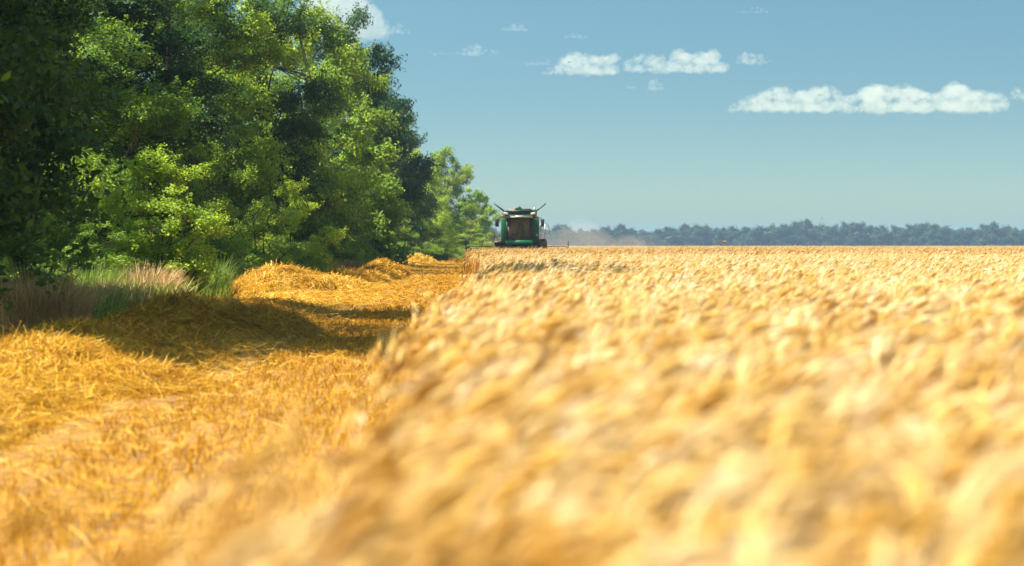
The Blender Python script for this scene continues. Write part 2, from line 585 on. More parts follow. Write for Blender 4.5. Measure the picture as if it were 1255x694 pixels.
W0 = [wheat_clump(10 + i, 12, .11, 0) for i in range(8)]
W1 = [wheat_clump(30 + i, 14, .20, 1) for i in range(8)]
W2 = [wheat_clump(50 + i, 24, .50, 2) for i in range(6)]
W3 = [wheat_clump(70 + i, 60, 1.3, 2) for i in range(4)]
pa = wheat_points(-3, 14, 48)
pa = np.concatenate([pa, wheat_points(.4, 6, 60)])
pb = wheat_points(14, 62, 24)
pc = wheat_points(62, 250, 5.0)
pd = wheat_points(250, 1085, .22, 30)
for nm, pts, pr, a, b_, wd in (('wheat_near', pa, W0, 1.0, 1.14, 1), ('wheat_middle', pb, W1, 1.0, 1.14, 1),
                               ('wheat_beyond', pc, W2, 1.0, 1.14, 1), ('wheat_distant', pd, W3, 1.02, 1.12, 1.3)):
    wheat_scatter('standing_wheat', pts, pr, a, b_, wide=wd)

# ------------------------------------------------------------------ stubble and loose straw
def stubble_row(seed, n, length, wd, hh=.075):
    r = np.random.default_rng(seed)
    V, Q, tq = [], [], []
    N = 0
    for i in range(n):
        y = r.uniform(-length / 2, length / 2)
        x = r.normal(0, .022)
        h = r.uniform(.6, 1.1) * hh
        a = r.uniform(0, 3.14)
        side = np.array([math.cos(a), math.sin(a), 0])
        ln = np.array([r.normal(0, .38), r.normal(-.05, .38), 1]) * h
        P = np.array([[x, y, 0], [x, y, 0] + ln])
        w = wd * r.uniform(.7, 1.3)
        v, q = ribbon(P, np.repeat(side[None], 2, 0), [w, w])
        V.append(v); Q.append(np.asarray(q) + N); N += 4
        tq.append(r.uniform(-.1, 1.1))
    return np_mesh('stubble_row', np.concatenate(V), [np.concatenate(Q)], M_STUBBLE, {'tint': tq})


def straw_strands(r, centers, dirs, lens, wd, lift=.25):
    """curved straws (3 quads each) -> verts (n*8,3), quads"""
    n = len(centers)
    dirs = dirs / (np.linalg.norm(dirs, axis=1)[:, None] + 1e-9)
    up = np.array([0, 0, 1.0])
    side = np.cross(dirs, up + r.normal(0, .45, (n, 3)))
    side /= np.linalg.norm(side, axis=1)[:, None] + 1e-9
    bend = r.normal(0, .22, (n, 3))
    w = (wd * r.uniform(.6, 1.4, n))[:, None]
    v = np.empty((n, 8, 3))
    for i, f in enumerate((-.5, -.17, .17, .5)):
        p = centers + dirs * (lens * f)[:, None] + bend * (lens * (f * f * 2))[:, None]
        v[:, 2 * i] = p - side * w / 2
        v[:, 2 * i + 1] = p + side * w / 2
    b = (np.arange(n) * 8)[:, None]
    q = np.concatenate([b + np.array([[0, 1, 3, 2]]), b + np.array([[2, 3, 5, 4]]), b + np.array([[4, 5, 7, 6]])], 1).reshape(-1, 4)
    return v.reshape(-1, 3), q


def straw_tuft(seed, n, spread, wd):
    r = np.random.default_rng(seed)
    c = np.stack([r.normal(0, spread, n), r.normal(0, spread, n), r.uniform(.01, .09, n)], 1)
    a = r.normal(1.2, .9, n)
    d = np.stack([np.cos(a), np.sin(a), r.normal(.05, .22, n)], 1)
    v, q = straw_strands(r, c, d, r.uniform(.08, .32, n), wd)
    v[:, 2] = np.maximum(v[:, 2], .004)
    return np_mesh('straw_tuft', v, [q], M_STRAW, {'tint': np.repeat(r.uniform(.1, 1, n), 3)})


ROW = .13
SR0 = [stubble_row(100 + i, 18, .34, .0055) for i in range(6)]
SR1 = [stubble_row(120 + i, 26, 1.2, .012) for i in range(5)]
SR2 = [stubble_row(130 + i, 40, 4.0, .03) for i in range(4)]


def cut_points(y0, y1, step, x0=-8.6):
    """points along the drill rows of the cut strip."""
    xs = np.arange(x0, .2, ROW)
    ys = np.arange(y0, y1, step)
    X, Y = np.meshgrid(xs, ys)
    X = X.ravel() + rng.normal(0, .012, X.size)
    Y = Y.ravel() + rng.uniform(-step * .3, step * .3, Y.size)
    ok = X < np.where(Y < HEADER_Y, edge_x(Y), HEADER_X1) - .03
    # two wheel tracks worn into the strip
    track = (np.abs(X + 3.05 + .1 * np.sin(Y * .2)) < .22) | (np.abs(X + 5.9) < .2)
    ok &= ~(track & (rng.random(X.size) < .72))
    pn = np.array([mnoise.noise(Vector((a * 1.6, b * 1.1, 4.2))) for a, b in zip(X, Y)])
    ok &= rng.random(X.size) < .92 - .55 * np.clip(pn - .12, 0, 1)
    return np.stack([X[ok], Y[ok], ground_z(X[ok], Y[ok])], 1)


def stub(pts, protos):
    n = len(pts)
    rot = np.stack([rng.normal(0, .03, n), rng.normal(0, .05, n), rng.normal(0, .06, n) + math.pi * rng.integers(0, 2, n)], 1)
    s = rng.uniform(.8, 1.25, n)
    tag(scatter('stubble', pts, rot, np.stack([s, np.ones(n), s], 1), rng.integers(0, len(protos), n), protos),
        'short golden cut stubble in rows left of the standing wheat', 'stubble', kind='stuff')


stub(cut_points(4, 42, .30), SR0)
stub(cut_points(42, 90, 1.1), SR1)
p2 = cut_points(90, 240, 3.8)
stub(p2, SR2)
ST = [straw_tuft(140 + i, 22, .16, .004) for i in range(6)]
ST1 = [straw_tuft(150 + i, 22, .35, .013) for i in range(5)]


def loose(y0, y1, n, protos):
    y = rng.uniform(y0, y1, n)
    x = rng.uniform(-8.4, -.2, n)
    # more of it around the windrow, less on the open stubble
    keep = (x < edge_x(y) - .05) & (rng.random(n) < .07 + .9 * np.exp(-((x + 4.9) / 1.9) ** 2))
    x, y = x[keep], y[keep]
    n = len(x)
    pts = np.stack([x, y, ground_z(x, y) + rng.uniform(.0, .10, n)], 1)
    rot = np.stack([np.zeros(n), np.zeros(n), rng.normal(0, .8, n)], 1)
    s = rng.uniform(.7, 1.3, n)
    tag(scatter('loose_straw', pts, rot, np.stack([s, s, s], 1), rng.integers(0, len(protos), n), protos),
        'loose chopped straw lying over the stubble', 'straw', kind='stuff')


loose(8, 45, 4500, ST)
loose(45, 150, 5200, ST1)

# ------------------------------------------------------------------ heaps of the straw windrow
def straw_heap(label, bumps, nstr, wd, seed, y0, y1, low=.16, stray=60):
    """bumps: list of (x, y, height, rx, ry).  A shaggy mound under thousands of curved straws."""
    r = np.random.default_rng(seed)
    bumps = [(a, b, h * (.58 if y0 < 20 else .84), rx, ry) for a, b, h, rx, ry in bumps]
    low *= 1.05
    bx = np.array([b[0] for b in bumps]); hw = 2.6
    cx, cy = float(bx.mean()), (y0 + y1) / 2

    def hgt(x, y):
        z = np.zeros_like(x)
        for (a, b, h, rx, ry) in bumps:
            d = ((x - a) / rx) ** 2 + ((y - b) / ry) ** 2
            z = np.maximum(z, h * np.clip(1 - d, 0, 1) ** .62)
        xc = np.interp(y, PATH_Y, PATH_X)
        e = np.clip(1 - ((x - xc) / 1.35) ** 2, 0, 1)
        e *= np.clip((y - y0) / .8, 0, 1) * np.clip((y1 - y) / .8, 0, 1)
        return np.maximum(z, low * e)
    nx, ny = 90, max(40, int((y1 - y0) * 9))
    xs, ys = np.linspace(cx - 3.4, cx + 3.4, nx), np.linspace(y0, y1, ny)
    X, Y = np.meshgrid(xs, ys)
    X, Y = X.ravel(), Y.ravel()
    nz = np.array([mnoise.fractal(Vector((a * 1.6, b * 1.1, seed)), 1.0, 2.1, 4) for a, b in zip(X, Y)])
    Z0 = hgt(X, Y)
    Z = Z0 * (1 + .35 * nz) - .04
    g = ground_z(X, Y)
    v = np.stack([X - cx, Y - cy, Z + g], 1)
    i, j = np.meshgrid(np.arange(nx - 1), np.arange(ny - 1))
    k = (j * nx + i).ravel()
    q = np.stack([k, k + 1, k + nx + 1, k + nx], 1)
    keep = (Z0[q].max(1) > .02)
    q = q[keep]
    # straws over the surface
    w = Z0[q].mean(1) + .03
    pick = r.choice(len(q), nstr, p=w / w.sum())
    u = r.random((nstr, 2, 1))
    A, B, C_, D_ = (v[q[pick, c]] for c in range(4))
    P = (A * (1 - u[:, 0]) + B * u[:, 0]) * (1 - u[:, 1]) + (D_ * (1 - u[:, 0]) + C_ * u[:, 0]) * u[:, 1]
    nrm_ = np.cross(B - A, D_ - A); nrm_ /= np.linalg.norm(nrm_, axis=1)[:, None] + 1e-9
    # straws lie along wads that share a direction
    ang = np.array([mnoise.noise(Vector((p[0] * 1.5 + seed, p[1] * 1.2, .5))) for p in P]) * 3.4 + r.normal(0, .5, nstr) + .6
    d = np.stack([np.cos(ang), np.sin(ang), np.zeros(nstr)], 1)
    d -= nrm_ * (d * nrm_).sum(1)[:, None]
    d += nrm_ * r.normal(.05, .20, nstr)[:, None]
    d[:stray] += nrm_[:stray] * r.uniform(.4, 1.4, stray)[:, None]
    ln = r.uniform(.16, .48, nstr)
    P = P + nrm_ * np.abs(r.normal(.015, .035, nstr))[:, None]
    sv, sq = straw_strands(r, P, d, ln, wd)
    me = np_mesh('straw_heap', np.concatenate([v, sv]), [np.concatenate([q, sq + len(v)])], M_STRAW,
                 {'tint': np.concatenate([np.full(len(q), .25), np.repeat(np.clip(r.normal(.55, .25, nstr), 0, 1), 3)])})
    o = link('straw_heap', me)
    o.location = (cx, cy, 0)
    tag(o, label, 'straw heap', 'straw heaps of the windrow along the stubble')
    return o


PATH_Y = np.array([8, 14, 21, 29, 42, 57, 70, 84, 110, 148, 200])
PATH_X = np.array([-4.6, -4.6, -4.9, -4.2, -4.6, -5.7, -5.0, -4.6, -4.9, -5.5, -5.6])
straw_heap('nearest low straw heap cut by the left edge of the photo, half in shade', [(-4.75, 20.6, .72, 1.05, 1.4), (-4.0, 19.6, .38, 1.3, 1.6), (-5.0, 16.4, .46, 1.2, 1.8), (-4.9, 13.0, .40, 1.2, 1.6)], 34000, .0065, 1, 10, 24.2, .26)
straw_heap('broad straw heap lying in the dark tree shadow across the stubble', [(-4.5, 30.0, .66, 1.4, 2.6), (-3.6, 30.6, .50, 1.1, 2.2), (-5.2, 26.0, .42, 1.3, 1.9), (-4.9, 37.5, .38, 1.3, 3.0)], 34000, .0075, 2, 24.0, 42, .22)
straw_heap('tallest sunlit straw heap with a peaked ragged top, beside the green weeds', [(-5.9, 57, .84, 1.6, 3.2), (-5.0, 61, .50, 1.5, 5.0)], 16000, .014, 3, 42.2, 64, .18)
straw_heap('low rounded sunlit straw heap just past the tallest heap', [(-4.9, 71, .58, 1.5, 4.8)], 10000, .018, 4, 64.2, 77, .18)
straw_heap('steep straw heap with a dark near side and lit right flank', [(-4.5, 84, .80, 1.25, 3.6)], 9000, .022, 5, 77.2, 112, .18)
straw_heap('smallest and farthest straw heap, low under the trees near the combine', [(-5.4, 146, .75, 1.7, 4.0)], 9000, .035, 6, 112.2, 175, .16)

# ------------------------------------------------------------------ trees
def leaf_quads(r, C, Nrm, size, elong=1.0):
    """diamond leaves at centres C with normals Nrm."""
    n = len(C)
    Nrm = Nrm / (np.linalg.norm(Nrm, axis=1)[:, None] + 1e-9)
    t = r.normal(size=(n, 3))
    a = np.cross(Nrm, t); a /= np.linalg.norm(a, axis=1)[:, None] + 1e-9
    b = np.cross(Nrm, a)
    s = (size * r.uniform(.65, 1.35, n))[:, None]
    v = np.empty((n, 4, 3))
    v[:, 0] = C - a * s * .5 * elong
    v[:, 1] = C + b * s * .30 + Nrm * s * .08
    v[:, 2] = C + a * s * .5 * elong
    v[:, 3] = C - b * s * .30 + Nrm * s * .08
    return v.reshape(-1, 3), np.arange(n * 4).reshape(-1, 4)


def tree_meshes(seed, Ht, Rad, mat, nclump, nleaf, lsize, base=.10, clump_r=.85, elong=1.0, droop=0.0, lean=0.0, trunk_r=.22, widest=.45, stems=1, nlobes=15, lobe=1.0, skirt=0.0):
    r = np.random.default_rng(seed)
    # envelope radius by height and direction
    ph = r.uniform(0, 6.28, 8)

    def env(f, a):
        f = np.clip(f, 0, 1)
        prof = np.where(f < widest, (.62 + .38 * np.sin(np.clip(f / widest, 0, 1) * math.pi / 2)), np.cos((f - widest) / (1 - widest) * math.pi / 2) ** .62)
        lob = 1 + .16 * np.sin(3 * a + ph[0] + 5 * f) + .12 * np.sin(5 * a + ph[1] - 7 * f) + .12 * np.sin(9 * f * 2 + 2 * a + ph[2])
        return Rad * prof * lob
    nlobe = max(5, int(nlobes))
    lf = (np.arange(nlobe) + r.uniform(.2, .8, nlobe)) / nlobe
    la = np.arange(nlobe) * 2.4 + r.uniform(-.5, .5, nlobe)
    lr = lobe * Rad * r.uniform(.30, .46, nlobe) * (1 - .35 * lf)
    lrr = np.maximum(env(lf, la) - lr * r.uniform(.55, 1.0, nlobe), 0)
    LC = np.stack([lrr * np.cos(la), lrr * np.sin(la), Ht * (base + (1 - base) * lf) - lr * .45], 1)
    li = r.choice(nlobe, nclump, p=lr ** 2 / (lr ** 2).sum())
    g0 = r.normal(0, 1, (nclump, 3)); g0 /= np.linalg.norm(g0, axis=1)[:, None]
    C = LC[li] + g0 * (lr[li] * r.uniform(.45, 1.0, nclump) ** .6)[:, None] * np.array([1, 1, .8])
    core = r.random(nclump) < .16
    C[core] = np.stack([r.normal(0, .3 * Rad, nclump), r.normal(0, .3 * Rad, nclump), Ht * r.uniform(base + .05, .85, nclump)], 1)[core]
    low = r.random(nclump) < skirt
    sa, sr = r.uniform(0, 2 * math.pi, nclump), Rad * .85 * np.sqrt(r.random(nclump))
    C[low] = np.stack([sr * np.cos(sa), sr * np.sin(sa), Ht * r.uniform(.03, .36, nclump)], 1)[low]
    C[:, 2] = np.clip(C[:, 2], .25, Ht)
    C[:, 0] += lean * (C[:, 2] / Ht) ** 1.5
    cs = clump_r * r.uniform(.55, 1.35, nclump)
    # leaves
    nl = (nleaf * (cs / clump_r) ** 2).astype(int)
    idx = np.repeat(np.arange(nclump), nl)
    n = len(idx)
    g = r.normal(0, 1, (n, 3))
    g /= np.linalg.norm(g, axis=1)[:, None]
    g *= (r.random(n) ** .55)[:, None]
    off = g * cs[idx][:, None] * np.array([1.0, 1.0, .62])
    # shoots stick out of each clump
    outd = C - np.array([0, 0, Ht * .45]); outd[:, 2] *= .6
    outd /= np.linalg.norm(outd, axis=1)[:, None] + 1e-9
    # leafy sprays: leaves strung along a few shoots of each clump
    nsh = 4
    sdir = outd[:, None, :] * .8 + np.array([0, 0, .25]) + r.normal(0, .55, (nclump, nsh, 3))
    sdir /= np.linalg.norm(sdir, axis=2)[:, :, None]
    slen = cs[:, None] * r.uniform(.8, 1.75, (nclump, nsh))
    shoot = np.where(r.random(n) < .34)[0]
    si = r.integers(0, nsh, len(shoot))
    st_ = r.random(len(shoot)) ** .8
    off[shoot] = sdir[idx[shoot], si] * (slen[idx[shoot], si] * st_)[:, None] + r.normal(0, .6, (len(shoot), 3)) * lsize
    off[shoot, 2] -= .22 * st_ ** 2 * slen[idx[shoot], si]
    off[:, 2] -= droop * np.linalg.norm(off[:, :2], axis=1) * 1.0
    L = C[idx] + off
    L[:, 2] = np.maximum(L[:, 2], .15)
    Nn = outd[idx] * .35 + off / (cs[idx][:, None] + 1e-6) * .35 + np.array([0, 0, .55]) + r.normal(0, .62, (n, 3))
    v, q = leaf_quads(r, L, Nn, lsize, elong)
    tint_ = np.clip(.55 * r.random(nclump)[idx] + .45 * r.random(n), 0, 1)
    crown = np_mesh('crown', v, [q], mat, {'tint': tint_})
    # skeleton
    b = MB()
    axes = []
    for s in range(stems):
        a0 = r.uniform(0, 6.28)
        sp = 0 if stems == 1 else Rad * .35
        k = 7
        t_ = np.linspace(0, 1, k)
        P = np.stack([lean * (t_ * .8) ** 1.5 + sp * t_ * math.cos(a0) + np.cumsum(r.normal(0, .012 * Ht, k)) * t_, sp * t_ * math.sin(a0) + np.cumsum(r.normal(0, .012 * Ht, k)) * t_, t_ * Ht * .86 - .1], 1)
        b.tube(P, trunk_r * (1 - .86 * t_) * (1 + .5 * np.exp(-t_ * 14)), 8)
        axes.append(P)
    order = np.argsort(r.random(nclump))
    nlimb = max(5, nclump // 9)
    ends = []
    for c in order[:nlimb]:
        P = axes[r.integers(0, stems)]
        hz = np.clip(C[c, 2] - r.uniform(.6, 1.4) * np.hypot(C[c, 0], C[c, 1]) * .7, .12 * Ht, .8 * Ht)
        i0 = np.argmin(np.abs(P[:, 2] - hz))
        p0, p1 = P[i0], C[c]
        mid = (p0 + p1) / 2 + np.array([0, 0, .06 * Ht]) * r.uniform(-.3, 1) + r.normal(0, .12, 3)
        pts = np.array([p0, (p0 * .6 + mid * .4) + r.normal(0, .05, 3), mid, (mid + p1) / 2 + r.normal(0, .08, 3), p1])
        b.tube(pts, np.linspace(trunk_r * .34, .02, 5), 6, cap=False)
        ends += [pts[2], pts[3], pts[4]]
    ends = np.array(ends)
    for c in order[nlimb:]:
        i0 = np.argmin(np.linalg.norm(ends - C[c], axis=1))
        mid = (ends[i0] + C[c]) / 2 + r.normal(0, .08, 3)
        b.tube(np.array([ends[i0], mid, C[c]]), np.array([.03, .02, .008]), 4, cap=False)
    fs = [np.concatenate(b.q)] + ([np.concatenate(b.t)] if b.t else [])
    trunk = np_mesh('trunk', np.concatenate(b.v), fs, M_BARK, smooth=True)
    return crown, trunk


PROTO = {
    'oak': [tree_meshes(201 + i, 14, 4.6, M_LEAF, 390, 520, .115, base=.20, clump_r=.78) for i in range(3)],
    'maple': [tree_meshes(221 + i, 14, 4.2, M_LEAF_MID, 300, 480, .11, base=.03, clump_r=.72, widest=.5) for i in range(2)],
    'ash': [tree_meshes(231 + i, 10, 3.2, M_LEAF_LIGHT, 230, 190, .19, base=.03, clump_r=.60, elong=1.5, droop=.30, nlobes=13, lobe=1.3, skirt=.25) for i in range(2)],
    'farther_oak': [tree_meshes(261 + i, 14, 4.6, M_LEAF, 330, 190, .20, base=.03, clump_r=.80, lobe=1.12) for i in range(3)],
    'farther_maple': [tree_meshes(271 + i, 14, 4.2, M_LEAF_MID, 360, 200, .19, base=.03, clump_r=.74, widest=.5, skirt=.2, lobe=1.3) for i in range(2)],
    'bush': [tree_meshes(241 + i, 4, 1.5, M_LEAF_LIGHT, 120, 240, .075, base=.04, clump_r=.36, stems=4, trunk_r=.04, widest=.5, nlobes=9, lobe=1.35, skirt=.38) for i in range(2)],
    'yellow': [tree_meshes(251 + i, 5, 1.5, M_LEAF_YELLOW, 150, 240, .085, base=.05, clump_r=.38, stems=3, trunk_r=.045, widest=.42, nlobes=10, lobe=1.4, skirt=.40) for i in range(2)],
}
def variant(kind, y):
    return 'farther_' + kind if y > 92 and 'farther_' + kind in PROTO else kind


KIND_NAME = {'oak': 'broadleaf_tree', 'maple': 'broadleaf_tree', 'ash': 'broadleaf_tree', 'bush': 'bush', 'yellow': 'bush'}
KIND_CAT = {'oak': 'tree', 'maple': 'tree', 'ash': 'tree', 'bush': 'bush', 'yellow': 'bush'}


def plant(kind, i, x, y, s, rz, label, group, sz=None):
    root = empty(KIND_NAME[kind], (x, y, float(ground_z(x, y))), rz)
    root.scale = (s, s, sz or s)
    crown, trunk = PROTO[variant(kind, y)][i]
    link('crown', crown, root)
    link('trunk', trunk, root)
    tag(root, label, KIND_CAT[kind], group)
    return root


G1 = 'trees of the belt along the stubble'
TREES = [
    # kind, variant, x, y, scale, rot, label, vertical scale
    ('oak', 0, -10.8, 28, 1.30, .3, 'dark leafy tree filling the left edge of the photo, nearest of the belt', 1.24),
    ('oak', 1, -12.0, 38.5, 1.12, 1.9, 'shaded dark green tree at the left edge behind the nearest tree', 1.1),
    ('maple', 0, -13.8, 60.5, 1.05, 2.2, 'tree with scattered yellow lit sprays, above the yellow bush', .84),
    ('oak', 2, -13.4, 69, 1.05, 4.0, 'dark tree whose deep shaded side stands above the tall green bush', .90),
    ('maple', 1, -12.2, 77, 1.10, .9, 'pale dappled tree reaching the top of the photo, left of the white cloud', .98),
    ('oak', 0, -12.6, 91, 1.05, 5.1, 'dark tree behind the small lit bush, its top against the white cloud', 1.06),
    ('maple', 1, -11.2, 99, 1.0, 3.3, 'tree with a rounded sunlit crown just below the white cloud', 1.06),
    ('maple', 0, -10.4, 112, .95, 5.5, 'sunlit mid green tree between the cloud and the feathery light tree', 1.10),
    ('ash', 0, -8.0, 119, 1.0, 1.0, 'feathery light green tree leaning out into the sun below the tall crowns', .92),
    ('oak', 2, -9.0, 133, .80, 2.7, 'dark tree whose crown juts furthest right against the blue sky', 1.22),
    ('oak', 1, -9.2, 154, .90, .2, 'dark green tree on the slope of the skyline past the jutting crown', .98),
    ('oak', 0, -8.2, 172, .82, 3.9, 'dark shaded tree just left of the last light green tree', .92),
    ('ash', 1, -7.4, 192, .95, 4.4, 'small dark leaved tree in the dip of the skyline', 1.05),
    ('maple', 1, -4.9, 226, .95, 2.0, 'last light green tree of the belt, just left of the combine', .88),
    ('ash', 0, -1.9, 238, .92, 5.2, 'rounded light green tree half hidden behind the last tree by the combine', .82),
]
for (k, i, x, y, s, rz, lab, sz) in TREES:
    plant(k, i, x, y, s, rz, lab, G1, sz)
BACK = [(-18.5, 40), (-17.5, 52), (-19, 64), (-17.5, 78), (-18.5, 92), (-17.0, 106), (-17.5, 122), (-16.5, 140), (-15.5, 160), (-14.5, 182), (-13, 208), (-11, 236), (-9, 262)]
for n, (x, y) in enumerate(BACK):
    plant('oak', n % 3, x, y, .95, n * 1.3, 'dark tree of the second row, glimpsed only through gaps between front trees', 'trees of the second row', 1.0 if y < 90 else .8)

G2 = 'bushes at the foot of the tree belt'
BUSHES = [
    ('yellow', 0, at(196, 0, 52), 52, 1.05, .4, 'bright yellow green bush glowing in the sun left of the tall green bush', .80),
    ('bush', 0, at(258, 0, 62), 62, 1.15, 1.7, 'tall green bush in half shade beside the yellow bush', 1.15),
    ('yellow', 1, at(362, 0, 83), 83, 1.0, 3.0, 'small lit yellow green bush alone before the dark trees', .82),
    ('bush', 1, at(320, 0, 74), 74, 1.1, 2.0, 'low dark bush in shade left of the small lit bush', .75),
    ('bush', 0, at(405, 0, 100), 100, 1.2, .5, 'dull green bush right of the small lit bush', .8),
    ('bush', 1, at(450, 0, 125), 125, 1.3, 4.0, 'shaded bush under the feathery light tree', .8),
    ('bush', 0, at(490, 0, 150), 150, 1.4, 5.0, 'dark bush at the foot of the belt below the skyline dip', .85),
    ('bush', 1, at(525, 0, 175), 175, 1.4, 1.0, 'bush in deep shade below the last light green tree', .85),
    ('yellow', 0, at(540, 0, 205), 205, 1.3, 2.5, 'lit light green bush against the last tree of the belt', 1.35),
    ('bush', 0, at(575, 0, 212), 212, 1.5, 3.5, 'dark bush nearest the combine at the end of the belt', .8),
    ('bush', 1, at(35, 0, 41), 41, .9, .2, 'dark bush in shade at the left edge above the dry grass', .5),
    ('bush', 0, at(118, 0, 50), 50, .9, 2.2, 'dark bush in shade behind the green weeds at left', .5),
]
for (k, i, x, y, s, rz, lab, sz) in BUSHES:
    plant(k, i, x, y, s, rz, lab, G2, sz)

# ------------------------------------------------------------------ grass and weeds at the foot of the belt
def grass_clump_mesh(seed, n, rad, hh, mat, wd, lean=.25, heads=False):
    r = np.random.default_rng(seed)
    a = r.uniform(0, 6.28, n); q_ = rad * np.sqrt(r.random(n))
    B = np.stack([q_ * np.cos(a), q_ * np.sin(a), np.zeros(n)], 1)
    h = hh * np.clip(r.normal(.8, .2, n), .3, 1.2)
    d = np.stack([np.cos(a), np.sin(a), np.zeros(n)], 1) * .5 + r.normal(0, .6, (n, 3)) * [1, 1, 0]
    k = 5
    t_ = np.linspace(0, 1, k)
    sa = r.uniform(0, 6.28, n)
    side = np.stack([np.cos(sa), np.sin(sa), np.zeros(n)], 1)
    ws = [1, .95, .8, 1.5, .5] if heads else [1, 1, .85, .6, .1]
    v = np.empty((n, 2 * k, 3))
    ln = np.abs(r.normal(lean, lean * .5, n))
    for i, f in enumerate(t_):
        p = B + np.array([0, 0, 1]) * (h * (f - .25 * ln * f * f))[:, None] + d * (h * ln * f ** 2)[:, None]
        v[:, 2 * i] = p - side * wd * ws[i] / 2
        v[:, 2 * i + 1] = p + side * wd * ws[i] / 2
    b = (np.arange(n) * 2 * k)[:, None]
    q = np.concatenate([b + np.array([[2 * i, 2 * i + 1, 2 * i + 3, 2 * i + 2]]) for i in range(k - 1)], 1).reshape(-1, 4)
    return np_mesh('blades', v.reshape(-1, 3), [q], mat, {'tint': np.repeat(r.uniform(0, 1, n), k - 1)})


DG = [grass_clump_mesh(301 + i, 1100, .80, 1.0, M_DRYGRASS, .010, .42, True) for i in range(2)]
GW = [grass_clump_mesh(311 + i, 900, .75, 1.1, M_WEED, .022, .40) for i in range(2)]
CL = [
    ('dry_grass_clump', DG[0], 45, 32, .80, 1.0, 'tall dry beige grass clump at the left edge beside the near straw heap', 'dry grass'),
    ('dry_grass_clump', DG[1], 78, 34, .60, .75, 'thin dry grass clump between the left edge clump and green weeds', 'dry grass'),
    ('green_weed_clump', GW[0], 100, 47, 1.1, .95, 'green grassy weed clump between two dry grass clumps', 'weeds'),
    ('dry_grass_clump', DG[1], 178, 49, 1.0, .95, 'brown dry grass clump below the yellow bush', 'dry grass'),
    ('dry_grass_clump', DG[0], 142, 46, .5, .6, 'short pale dry tuft at the foot of the green weeds', 'dry grass'),
    ('green_weed_clump', GW[1], 215, 53, .95, 1.2, 'bright green feathery weed clump right below the yellow bush', 'weeds'),
    ('green_weed_clump', GW[0], 250, 55, .95, 1.0, 'lower green weed clump with dry stems next to the bright one', 'weeds'),
    ('green_weed_clump', GW[1], 285, 66, 1.1, .8, 'dull green weed clump in shade left of the tallest straw heap', 'weeds'),
    ('dry_grass_clump', DG[0], 392, 92, 1.1, .75, 'greyish dry grass clump behind the tallest straw heap', 'dry grass'),
    ('dry_grass_clump', DG[1], 420, 100, 1.2, .75, 'greyish dry grass clump above the low rounded straw heap', 'dry grass'),
]
for nm, me, u, D, s, sz, lab, cat in CL:
    o = link(nm, me)
    x = at(u, 0, D)
    o.location = (x, D, float(ground_z(x, D)))
    o.rotation_euler = (0, 0, u)
    o.scale = (s, s, sz)
    tag(o, lab, cat, 'clumps of grass and weeds along the tree belt')
# low ragged verge: nobody could count it
VG = [grass_clump_mesh(321 + i, 60, .30, .42, M_WEED if i else M_DRYGRASS, .016, .35) for i in range(4)]
n = 11000
y = 34 + 216 * rng.random(n) ** 1.3
x = -8.1 + rng.normal(0, .35, n) - rng.random(n) ** 2 * 6 + np.clip((y - 150) / 100, 0, 1) * 3.0
sc_ = rng.uniform(.5, 1.7, n)
tag(scatter('verge_grass', np.stack([x, y, ground_z(x, y)], 1), np.stack([np.zeros(n), np.zeros(n), rng.uniform(0, 6.28, n)], 1),
            np.stack([sc_, sc_, sc_], 1), rng.integers(0, 4, n), VG), 'low ragged dry and green grass under the trees', 'grass', kind='stuff')

# ------------------------------------------------------------------ far treeline on the horizon
FARP = [tree_meshes(401 + i, 13, 6.0, M_LEAF_FAR, 120, 130, .75, base=.03, clump_r=1.5, trunk_r=.3, widest=.45, nlobes=12, lobe=1.3) for i in range(5)]
ORD = ['first', 'second', 'third', 'fourth', 'fifth', 'sixth', 'seventh', 'eighth', 'ninth', 'tenth', 'eleventh', 'twelfth', 'thirteenth', 'fourteenth', 'fifteenth', 'sixteenth', 'seventeenth', 'eighteenth', 'nineteenth', 'twentieth',
       'twenty-first', 'twenty-second', 'twenty-third', 'twenty-fourth', 'twenty-fifth', 'twenty-sixth', 'twenty-seventh', 'twenty-eighth', 'twenty-ninth', 'thirtieth']
# skyline heights read off the photo: (column, row of the tree tops)
SKY_U = np.array([560, 640, 680, 697, 715, 740, 760, 785, 800, 825, 850, 870, 893, 915, 940, 960, 990, 1003, 1015, 1040, 1070, 1090, 1110, 1130, 1150, 1168, 1183, 1200, 1225, 1240, 1260, 1400])
SKY_V = np.array([280, 281, 278, 275, 283, 279, 277, 283, 281, 279, 275, 277, 279, 280, 275, 276, 271, 273, 277, 272, 278, 277, 276, 274, 276, 279, 281, 278, 274, 278, 282, 279])
us = np.arange(588, 1300, 15.5)
nr = 0
rr_ = random.Random(5)
for j, u in enumerate(us):
    D = 1235 + rr_.uniform(-12, 12)
    uu = u + rr_.uniform(-3, 3)
    top = zat(float(np.interp(uu, SKY_U, SKY_V)) + rr_.uniform(-.6, .8), D)
    root = empty('far_tree', (at(uu, 0, D), D, .13), rr_.uniform(0, 6.28))
    sx = rr_.uniform(1.1, 1.5)
    root.scale = (sx, sx, top / 13.4)
    cr, tk = FARP[j % 5]
    link('crown', cr, root); link('trunk', tk, root)
    if u < 670:
        lab = 'hazy blue far tree hidden behind the combine and the belt\'s last trees'
    else:
        lab = 'hazy blue far tree on the horizon, %s one counting right from the combine' % (ORD[nr] if nr < 30 else ORD[nr - 30])
        if nr >= 30:
            lab = 'hazy blue far tree on the horizon near the right edge, %s past the tallest run' % ORD[nr - 30]
        nr += 1
    tag(root, lab, 'tree', 'far treeline on the horizon')
